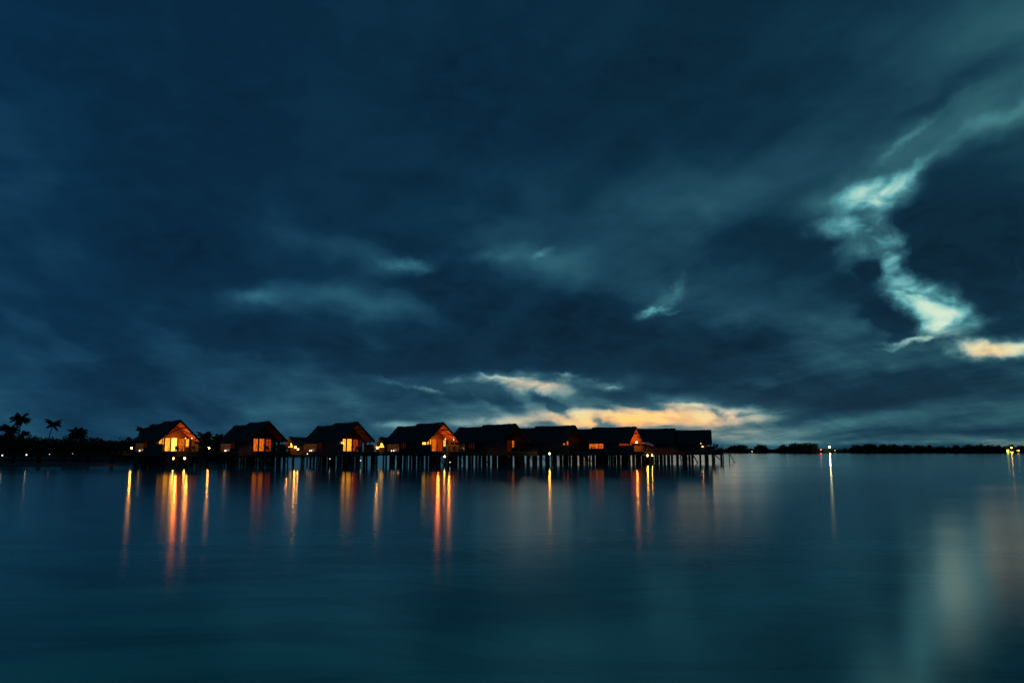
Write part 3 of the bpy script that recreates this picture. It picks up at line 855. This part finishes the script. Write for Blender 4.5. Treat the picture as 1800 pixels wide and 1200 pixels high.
for i in range(9):
    sp = ()
    if i == 6: sp = ((-10.6, -6.9, 3.4, 5.05, 'p_orange'), (-4.0, -.9, 3.0, 5.0, 'p_red'))
    if i == 7: sp = ((-4.0, -2.6, 4.7, 4.9, 'p_red'),)
    if i == 8: sp = ((-3.6, -1.0, 3.4, 4.8, 'p_dim'),)
    villas.append(villa(i, VP[i][0], VP[i][1], VL[i], PN[i], RL[i], RG[i], side_panes=sp, screen=(i == 8)))
def vloc(i, x, y, z):
    (px_, py_), th = VP[i]; d = Vector((math.sin(R(th)), -math.cos(R(th)))); n = Vector((-d.y, d.x))
    p = Vector((px_, py_)) + d * x + n * y
    return Vector((p.x, p.y, z))

# ------------------------------------------------------------------ jetty behind the villas
JP = [(-150, 128), (-118, 143), (-96, 155), (-76, 162.5), (-59, 168.5), (-42.5, 172.5), (-26, 176), (-13, 182.5), (-2.5, 190.5), (9.5, 196.5), (20, 207), (31, 219)]
def jetty():
    t = thing('jetty', 'long dark boardwalk on posts running from the left edge behind all the villas', 'jetty', (JP[0][0], JP[0][1], 0))
    O = Vector((JP[0][0], JP[0][1], 0))
    pts = [Vector((x, y, 0)) - O for x, y in JP]
    dk, fa, ra = MB(), MB(), MB(); posts = []
    for a, b in zip(pts, pts[1:]):
        d = (b - a).normalized(); n = Vector((-d.y, d.x, 0)); L = (b - a).length
        k = max(1, int(L / .5))
        for j in range(k):
            p = a.lerp(b, (j + .5) / k); dk.bar(p - n * 1.1 + Vector((0, 0, 2.25)), p + n * 1.1 + Vector((0, 0, 2.25)), L / k - .03, .06)
        for s_ in (-1, 1):
            fa.bar(a + n * s_ * 1.06 + Vector((0, 0, 2.02)), b + n * s_ * 1.06 + Vector((0, 0, 2.02)), .10, .36)
            ra.bar(a + n * s_ * 1.02 + Vector((0, 0, 2.62)), b + n * s_ * 1.02 + Vector((0, 0, 2.62)), .07, .08)
        m = max(1, round(L / 4.6))
        for j in range(m):
            p = a.lerp(b, j / m)
            for s_ in (-1, 1): posts.append(p + n * s_ * .85)
            for s_ in (-1, 1): ra.box(*(lambda q: (q.x - .05, q.x + .05, q.y - .05, q.y + .05, 2.28, 2.62))(p + n * s_ * 1.02))
    part('deck', 'jd', lambda: dk, M['deck'], t); part('edge_beam', 'jf', lambda: fa, M['pile'], t); part('kerb_rail', 'jr', lambda: ra, M['plank'], t)
    for p in posts[:98]: part('post', 'jp', lambda: MB().tube([(0, 0, -1.5), (0, 0, 2.2)], .2, 8), M['pile'], t, (p.x, p.y, 0), smooth=True)
jetty()

# entrance huts beside the jetty, lit from within
def hut(p, theta, label, e):
    t = thing('entrance_hut', label, 'hut', (p[0], p[1], 0), R(theta - 90), 'thatched entrance huts on the jetty')
    hr, hw = 5.75, 2.35
    part('roof', 'hr', lambda: roof_mb(-6.4, 0, hr, hw, seed=6, thick=.2), M['thatch'], t)
    part('bargeboard', 'hb', lambda: MB().bar((.03, 0, hr), (.03, -hw, hr - SL * hw - .08), .06, .2).bar((.03, 0, hr), (.03, hw, hr - SL * hw - .08), .06, .2), M['ceiling'], t)
    part('wall', 'hw', lambda: planks(planks(planks(MB(), 'y', -1.9, 1.9, -.55, 2.3, 3.55), 'x', -6.2, -.6, -1.95, 2.3, 3.9), 'x', -6.2, -.6, 1.95, 2.3, 3.9), M['plank'], t)
    f = part('gable_window', 'hg', lambda: MB().box(-.62, -.5, -.68, .68, 4.55, 4.62).box(-.62, -.5, -.68, -.6, 3.95, 4.55).box(-.62, -.5, .6, .68, 3.95, 4.55), M['frame'], t)
    part('pane', 'hgp', lambda: MB().box(-.6, -.55, -.58, .58, 4.0, 4.5), M['p_bright'], f)
    f = part('louvre_window', 'hl', lambda: MB().box(-.62, -.5, -1.75, 1.75, 3.86, 3.92).box(-.62, -.5, -1.75, 1.75, 3.57, 3.61), M['frame'], t)
    for k in range(4): part('pane', ('hlp', k), lambda k=k: MB().box(-.6, -.55, -1.7 + k * .88, -1.0 + k * .88, 3.63, 3.84), M['p_bright'], f)
    part('floor', 'hf', lambda: MB().box(-6.5, .3, -2.1, 2.1, 2.05, 2.29), M['deck'], t)
    for x in (-6.0, -4.0, -2.0, 0.0):
        for y in (-1.8, 1.8): part('pile', 'hp', lambda: MB().tube([(0, 0, -1.5), (0, 0, 2.08)], .14, 8), M['pile'], t, (x, y, 0), smooth=True)
    ld = bpy.data.lights.new('hut_light', 'POINT'); ld.energy = e; ld.color = (1, .25, .04); ld.shadow_soft_size = .1
    o = bpy.data.objects.new('hut_light', ld); col.objects.link(o); o.parent = t; o.location = (.5, .3, 3.6)
a_ = at(509, 769, 171); hut((a_.x, a_.y), -50, 'small hut with a blazing lit gable between the second and third villas', 90)
a_ = at(668, 768, 175); hut((a_.x, a_.y), -50, 'small dim orange hut between the third and fourth villas', 30)

# ------------------------------------------------------------------ lamps (each a thing)
def post_lamp(px_, py_, Y_, bulb, label, r=.16, base=2.28, name='post_lamp', group='lamps along the jetty'):
    p = at(px_, py_, Y_)
    t = thing(name, label, 'lamp', (p.x, p.y, base), 0, group)
    h = p.z - base
    part('post', ('po', round(h, 2)), lambda: MB().tube([(0, 0, 0), (0, 0, max(.08, h - r))], .045, 6), M['metal'], t)
    f = part('lantern_cap', ('lc', r), lambda: MB().tube([(0, 0, r * .85), (0, 0, r * 1.25)], [r * 1.1, .02], 8), M['metal'], t, (0, 0, h))
    part('globe', ('gb', r), lambda: MB().ball((0, 0, 0), r), bulb, t, (0, 0, h), smooth=True)
    return t
def flood(i, y, z, bulb, label, r=.17):
    p = vloc(i, 3.16, y, z)
    t = thing('deck_floodlight', label, 'floodlight', p, R(VP[i][1] - 90), 'floodlights under the villa decks')
    part('bracket', ('fb', z), lambda: MB().box(-.2, -.14, -.04, .04, 0, 2.0 - z + .35).box(-.2, .0, -.04, .04, r * .8, r * .8 + .05), M['metal'], t)
    part('housing', ('fh', r), lambda: MB().tube([(-.14, 0, .06), (.02, 0, 0)], [r * .7, r * 1.08], 10), M['metal'], t)
    part('lens', ('fz', r), lambda: MB().ball((.05, 0, 0), r, 1.0), bulb, t, smooth=True)
G_ = M
post_lamp(231.5, 787, 161, M['bulb_gold'], 'orange post lamp at the back left corner of the leftmost villa', .15)
post_lamp(367.5, 787, 169, M['bulb_gold'], 'orange post lamp in the gap between the first and second villas', .13)
post_lamp(663.5, 787, 176.5, M['bulb_gold'], 'orange post lamp in front of the small dim hut', .15)
post_lamp(519, 786, 169, M['bulb_gold'], 'bright orange lamp left of the pair beside the blazing hut', .13)
post_lamp(524, 789.5, 168, M['bulb_warm'], 'bright orange lamp low beside the blazing hut, right of its neighbour', .13)
post_lamp(529, 787, 172, M['bulb_small'], 'amber lamp between the blazing hut and the third villa', .22)
post_lamp(4, 800, 128 + 0, M['bulb_white'], 'white bollard light at the left edge of the photo', .10)
post_lamp(46.5, 799, 139, M['bulb_white'], 'brightest white bollard light on the left stretch of the jetty', .12)
post_lamp(87, 798, 152.5, M['bulb_pale'], 'faint bollard light right of the two white ones', .06)
post_lamp(127.5, 797, 158, M['bulb_pale'], 'faint bollard light nearest the leftmost villa', .06)
flood(0, -1.72, 1.52, M['bulb_flood'], 'dazzling floodlight under the leftmost villa deck, beside its ladder', .16)
flood(0, .10, 1.52, M['bulb_flood'], 'dazzling floodlight under the leftmost villa deck, away from the ladder', .15)
flood(3, -1.45, 1.80, M['bulb_flood'], 'single floodlight under the deck of the red lit villa', .16)
flood(6, -1.2, 1.85, M['bulb_gold'], 'left one of two close floodlights below the villa with the glowing peak', .15)
flood(6, 1.1, 1.85, M['bulb_gold'], 'right one of two close floodlights below the villa with the glowing peak', .15)
t_ = post_lamp(966, 797, 160, M['bulb_gold'], 'lone lamp on a post in the water before the unlit villa', .14, -1.0, group='lamps in the water and on the villas')
def wall_lamp(i, x, y, z, bulb, label, r=.12, rz=0):
    p = vloc(i, x, y, z)
    t = thing('wall_lamp', label, 'lamp', p, R(VP[i][1] - 90), 'lamps in the water and on the villas')
    part('bracket', 'wl', lambda: MB().box(-.3, .0, -.03, .03, -.03, .03).box(-.32, -.28, -.1, .1, -.15, .15), M['metal'], t)
    part('globe', ('wg', r), lambda: MB().ball((0, 0, 0), r), bulb, t, smooth=True)
wall_lamp(2, BX + .45, -1.35, 4.35, M['bulb_soft'], 'dazzling lamp beside the yellow doorway of the third villa', .26)
wall_lamp(6, -.2, .6, 4.75, M['bulb_gold'], 'lamp hanging in the glowing peak of the seventh villa', .13)
wall_lamp(8, -2.2, -3.4, 4.0, M['bulb_small'], 'tiny orange lamp on the side of the villa at the right end', .13)
wall_lamp(8, -2.6, -3.4, 4.75, M['bulb_small'], 'small lamp under the eaves of the villa at the right end', .08)
wall_lamp(2, -17.0, -3.35, 2.25, M['bulb_white'], 'small white light on the skirting under the bathing terrace of the third villa', .10)
for i, nm in ((0, 'leftmost'), (1, 'second'), (2, 'third'), (3, 'red lit')):
    for (x, y, lb) in ((-16.6, -2.7, 'nearer the villa front'), (-18.3, -2.4, 'towards the back')):
        p = vloc(i, x, y, FL)
        t = thing('lantern', 'small pale lantern on the bathing terrace of the %s villa, %s' % (nm, lb), 'lantern', p, 0, 'lanterns on the bathing terraces')
        part('base', 'lnb', lambda: MB().box(-.12, .12, -.12, .12, 0, .04).box(-.12, .12, -.12, .12, .36, .40), M['metal'], t)
        part('candle', 'lnc', lambda: MB().tube([(0, 0, .04), (0, 0, .34)], .09, 8), M['bulb_pale'], t)
# low step lights near the water under the decks
for (px_, py_, Y_, lb) in ((580, 806, 152, 'small pink light among the piles of the third villa'), (634, 809, 146, 'small pale light at the water near the third villa ladder'),
                           (1033, 797.5, 180, 'pale light on the jetty edge between the sixth and seventh villas'), (791, 812, 152, 'tiny light among the piles near the red lit villa')):
    post_lamp(px_, py_, Y_, M['bulb_pale'], lb, .09, -.6, group='lamps in the water and on the villas')
# jetty lamps hidden behind the villas, seen in the water between the piles
for (px_, Y_, lb) in ((426, 168, 'jetty lamp behind the second villa, left one'), (469, 171, 'jetty lamp behind the second villa, right one'), (833, 184, 'jetty lamp behind the dark fifth villa'), (910, 190, 'jetty lamp between the fifth and sixth villas'), (987, 197, 'jetty lamp behind the sixth villa')):
    post_lamp(px_, 788, Y_, M['bulb_warm'], lb, .16)

# ------------------------------------------------------------------ things on the decks
def lounger():
    t = thing('sun_lounger', '', 'lounger', (0, 0, 0), 0, 'sun loungers on the villa decks')
    part('frame', 'lf', lambda: MB().box(-.95, .95, -.32, -.27, .26, .34).box(-.95, .95, .27, .32, .26, .34).box(-.95, -.9, -.27, .27, .26, .34).box(.9, .95, -.27, .27, .26, .34), M['plank'], t)
    part('seat', 'ls', lambda: MB().box(-.25, .93, -.29, .29, .35, .43), M['cloth'], t)
    part('backrest', 'lb', lambda: MB().bar((-.25, 0, .40), (-.85, 0, .88), .56, .08), M['cloth'], t)
    for x in (-.85, .85):
        for y in (-.28, .28): part('leg', 'll', lambda: MB().box(-.035, .035, -.035, .035, 0, .26), M['plank'], t, (x, y, 0))
    return t
def table():
    t = thing('deck_table', '', 'table', (0, 0, 0), 0, 'tables on the villa decks')
    part('tabletop', 'tt', lambda: MB().tube([(0, 0, .70), (0, 0, .75)], .45, 16), M['deck'], t)
    part('leg', 'tl', lambda: MB().tube([(0, 0, .04), (0, 0, .69)], .05, 8), M['metal'], t)
    part('foot', 'tf', lambda: MB().tube([(0, 0, 0), (0, 0, .04)], .25, 12), M['metal'], t)
    return t
def chair():
    t = thing('deck_chair', '', 'chair', (0, 0, 0), 0, 'chairs on the villa decks')
    part('seat', 'cs', lambda: MB().box(-.26, .26, -.26, .26, .40, .46), M['cloth'], t)
    part('backrest', 'cb', lambda: MB().bar((-.25, 0, .46), (-.36, 0, .95), .5, .05), M['plank'], t)
    for x in (-.23, .23):
        for y in (-.23, .23): part('leg', 'cl_', lambda: MB().box(-.025, .025, -.025, .025, 0, .4), M['plank'], t, (x, y, 0))
    return t
vn = ['leftmost villa', 'second villa', 'third villa', 'red lit villa']
l0, t0, c0 = lounger(), table(), chair()
for q, i in enumerate((0, 1, 2, 3)):
    rz = R(VP[i][1] - 90); z = FL
    place = []
    if q == 0:
        for o, x, y, a, lb in ((l0, 1.4, -.6, 2.6, 'sun lounger on the deck of the leftmost villa'), (t0, 1.2, 1.5, 0, 'round table on the deck of the leftmost villa'), (c0, .6, 2.1, -.7, 'chair at the table on the deck of the leftmost villa')):
            o.location = vloc(i, x, y, z); o.rotation_euler = (0, 0, rz + a); o['label'] = lb
    else:
        copy_thing(l0, vloc(i, 1.5, -.4, z), rz + 2.4, 'sun lounger on the deck of the ' + vn[q], l0['group'])
        copy_thing(t0, vloc(i, 1.3, 1.4, z), rz, 'round table on the deck of the ' + vn[q], t0['group'])
        copy_thing(c0, vloc(i, .6, 2.0, z), rz - .6, 'chair at the table on the deck of the ' + vn[q], c0['group'])
# parasol on the deck of the seventh villa
p = vloc(6, 2.2, 0.6, FL)
t_ = thing('parasol', 'pale open parasol tilted over the deck of the villa with the glowing peak', 'parasol', p, 0)
t_.rotation_euler = (0, R(12), 0)
part('pole', 'pp', lambda: MB().tube([(0, 0, .0), (0, 0, 2.15)], .03, 8), M['metal'], t_)
def canopy():
    mb = MB(); n = 8; c_ = mb.bm.verts.new((0, 0, 2.2)); r0 = []; r1 = []
    for i in range(n):
        a = 2 * math.pi * i / n; r0.append(mb.bm.verts.new((1.35 * math.cos(a), 1.35 * math.sin(a), 1.72))); r1.append(mb.bm.verts.new((1.36 * math.cos(a), 1.36 * math.sin(a), 1.58)))
    for i in range(n):
        mb.bm.faces.new((c_, r0[i], r0[(i + 1) % n])); mb.bm.faces.new((r0[i], r1[i], r1[(i + 1) % n], r0[(i + 1) % n]))
    return mb
part('canopy', 'pcn', canopy, M['white'], t_)
part('base', 'pb', lambda: MB().tube([(0, 0, 0), (0, 0, .07)], .3, 12), M['metal'], t_)
# potted shrub at the right end
p = vloc(8, .9, -2.3, FL)
t_ = thing('potted_shrub', 'round leafy shrub in a pot at the right end deck, dark against the sky', 'plant', p, 0)
part('pot', 'pt_', lambda: MB().tube([(0, 0, 0), (0, 0, .55)], [.26, .36], 12), M['pot'], t_)
part('stem', 'ps_', lambda: MB().tube([(0, 0, .4), (0, 0, 1.2)], .04, 6), M['bark'], t_)
o_ = bpy.data.objects.new('foliage', crown_mesh('foliage', 77, 1.6, 1.5, 16, 40, .10)); col.objects.link(o_); o_.parent = t_; o_.location = (0, 0, .65)

# ------------------------------------------------------------------ far shore lights
def mast(px_, py_, Y_, bulb, label, r, name='beacon_mast', top_red=False):
    p = at(px_, py_, Y_)
    t = thing(name, label, 'beacon', (p.x, p.y, .5), 0, 'lights on the far shore')
    h = p.z - .5
    part('mast', ('ma', round(h, 1)), lambda: MB().tube([(0, 0, -1.5), (0, 0, h - r)], [.16, .08], 6), M['metal'], t)
    part('lamp_head', ('mh', r), lambda: MB().ball((0, 0, 0), r), bulb, t, (0, 0, h), smooth=True)
    if top_red:
        part('warning_light', 'wr', lambda: MB().ball((0, 0, 0), .4), M['bulb_tip'], t, (0, 0, h + 7.0), smooth=True)
        part('upper_mast', 'um', lambda: MB().tube([(0, 0, r), (0, 0, 6.6)], .1, 6), M['metal'], t, (0, 0, h))
    return t
mast(1458.3, 785, 1465, M['bulb_beacon'], 'dazzling yellow-white light on a mast on the far shore', 1.15, top_red=True)
mast(1442.8, 790, 1465, M['bulb_red'], 'red light on the far shore left of the dazzling one', 1.0)
mast(1322, 793, 1465, M['bulb_pale'], 'tiny pale light on the far shore near the villas', .7)
mast(1467.5, 791.2, 1465, M['bulb_pale'], 'tiny pale light just right of the dazzling far light', .7)
mast(1778, 786.5, 1465, M['bulb_warm'], 'bright lamp over the lit building at the far right', .8)
p = at(1781, 793, 1470)
t_ = thing('shore_building', 'low building with yellow-green lit windows on the far right shore', 'building', (p.x, p.y, .8), 0); t_.scale = (1.67, 1.67, 1.67)
part('wall', 'sbw', lambda: MB().box(-7.5, 7.5, 0, 6, 0, 3.6), M['plank'], t_)
part('roof', 'sbr', lambda: MB().prism([(-.6, 3.6), (6.6, 3.6), (3, 5.6)], 'x', -8.2, 8.2), M['thatch'], t_)
for (a, b, z0, z1) in ((-7.0, -4.6, .5, 3.1), (-3.4, .2, .4, .9), (4.0, 5.0, 2.0, 2.7), (5.4, 6.9, 1.4, 2.9)):
    f = part('window', ('sbf', a), lambda: MB().box(a - .1, b + .1, -.08, -.02, z1, z1 + .1).box(a - .1, b + .1, -.08, -.02, z0 - .1, z0), M['frame'], t_)
    part('pane', ('sbp', a), lambda: MB().box(a, b, -.07, -.03, z0, z1), M['bulb_green' if a < 0 else 'p_bright'], f)
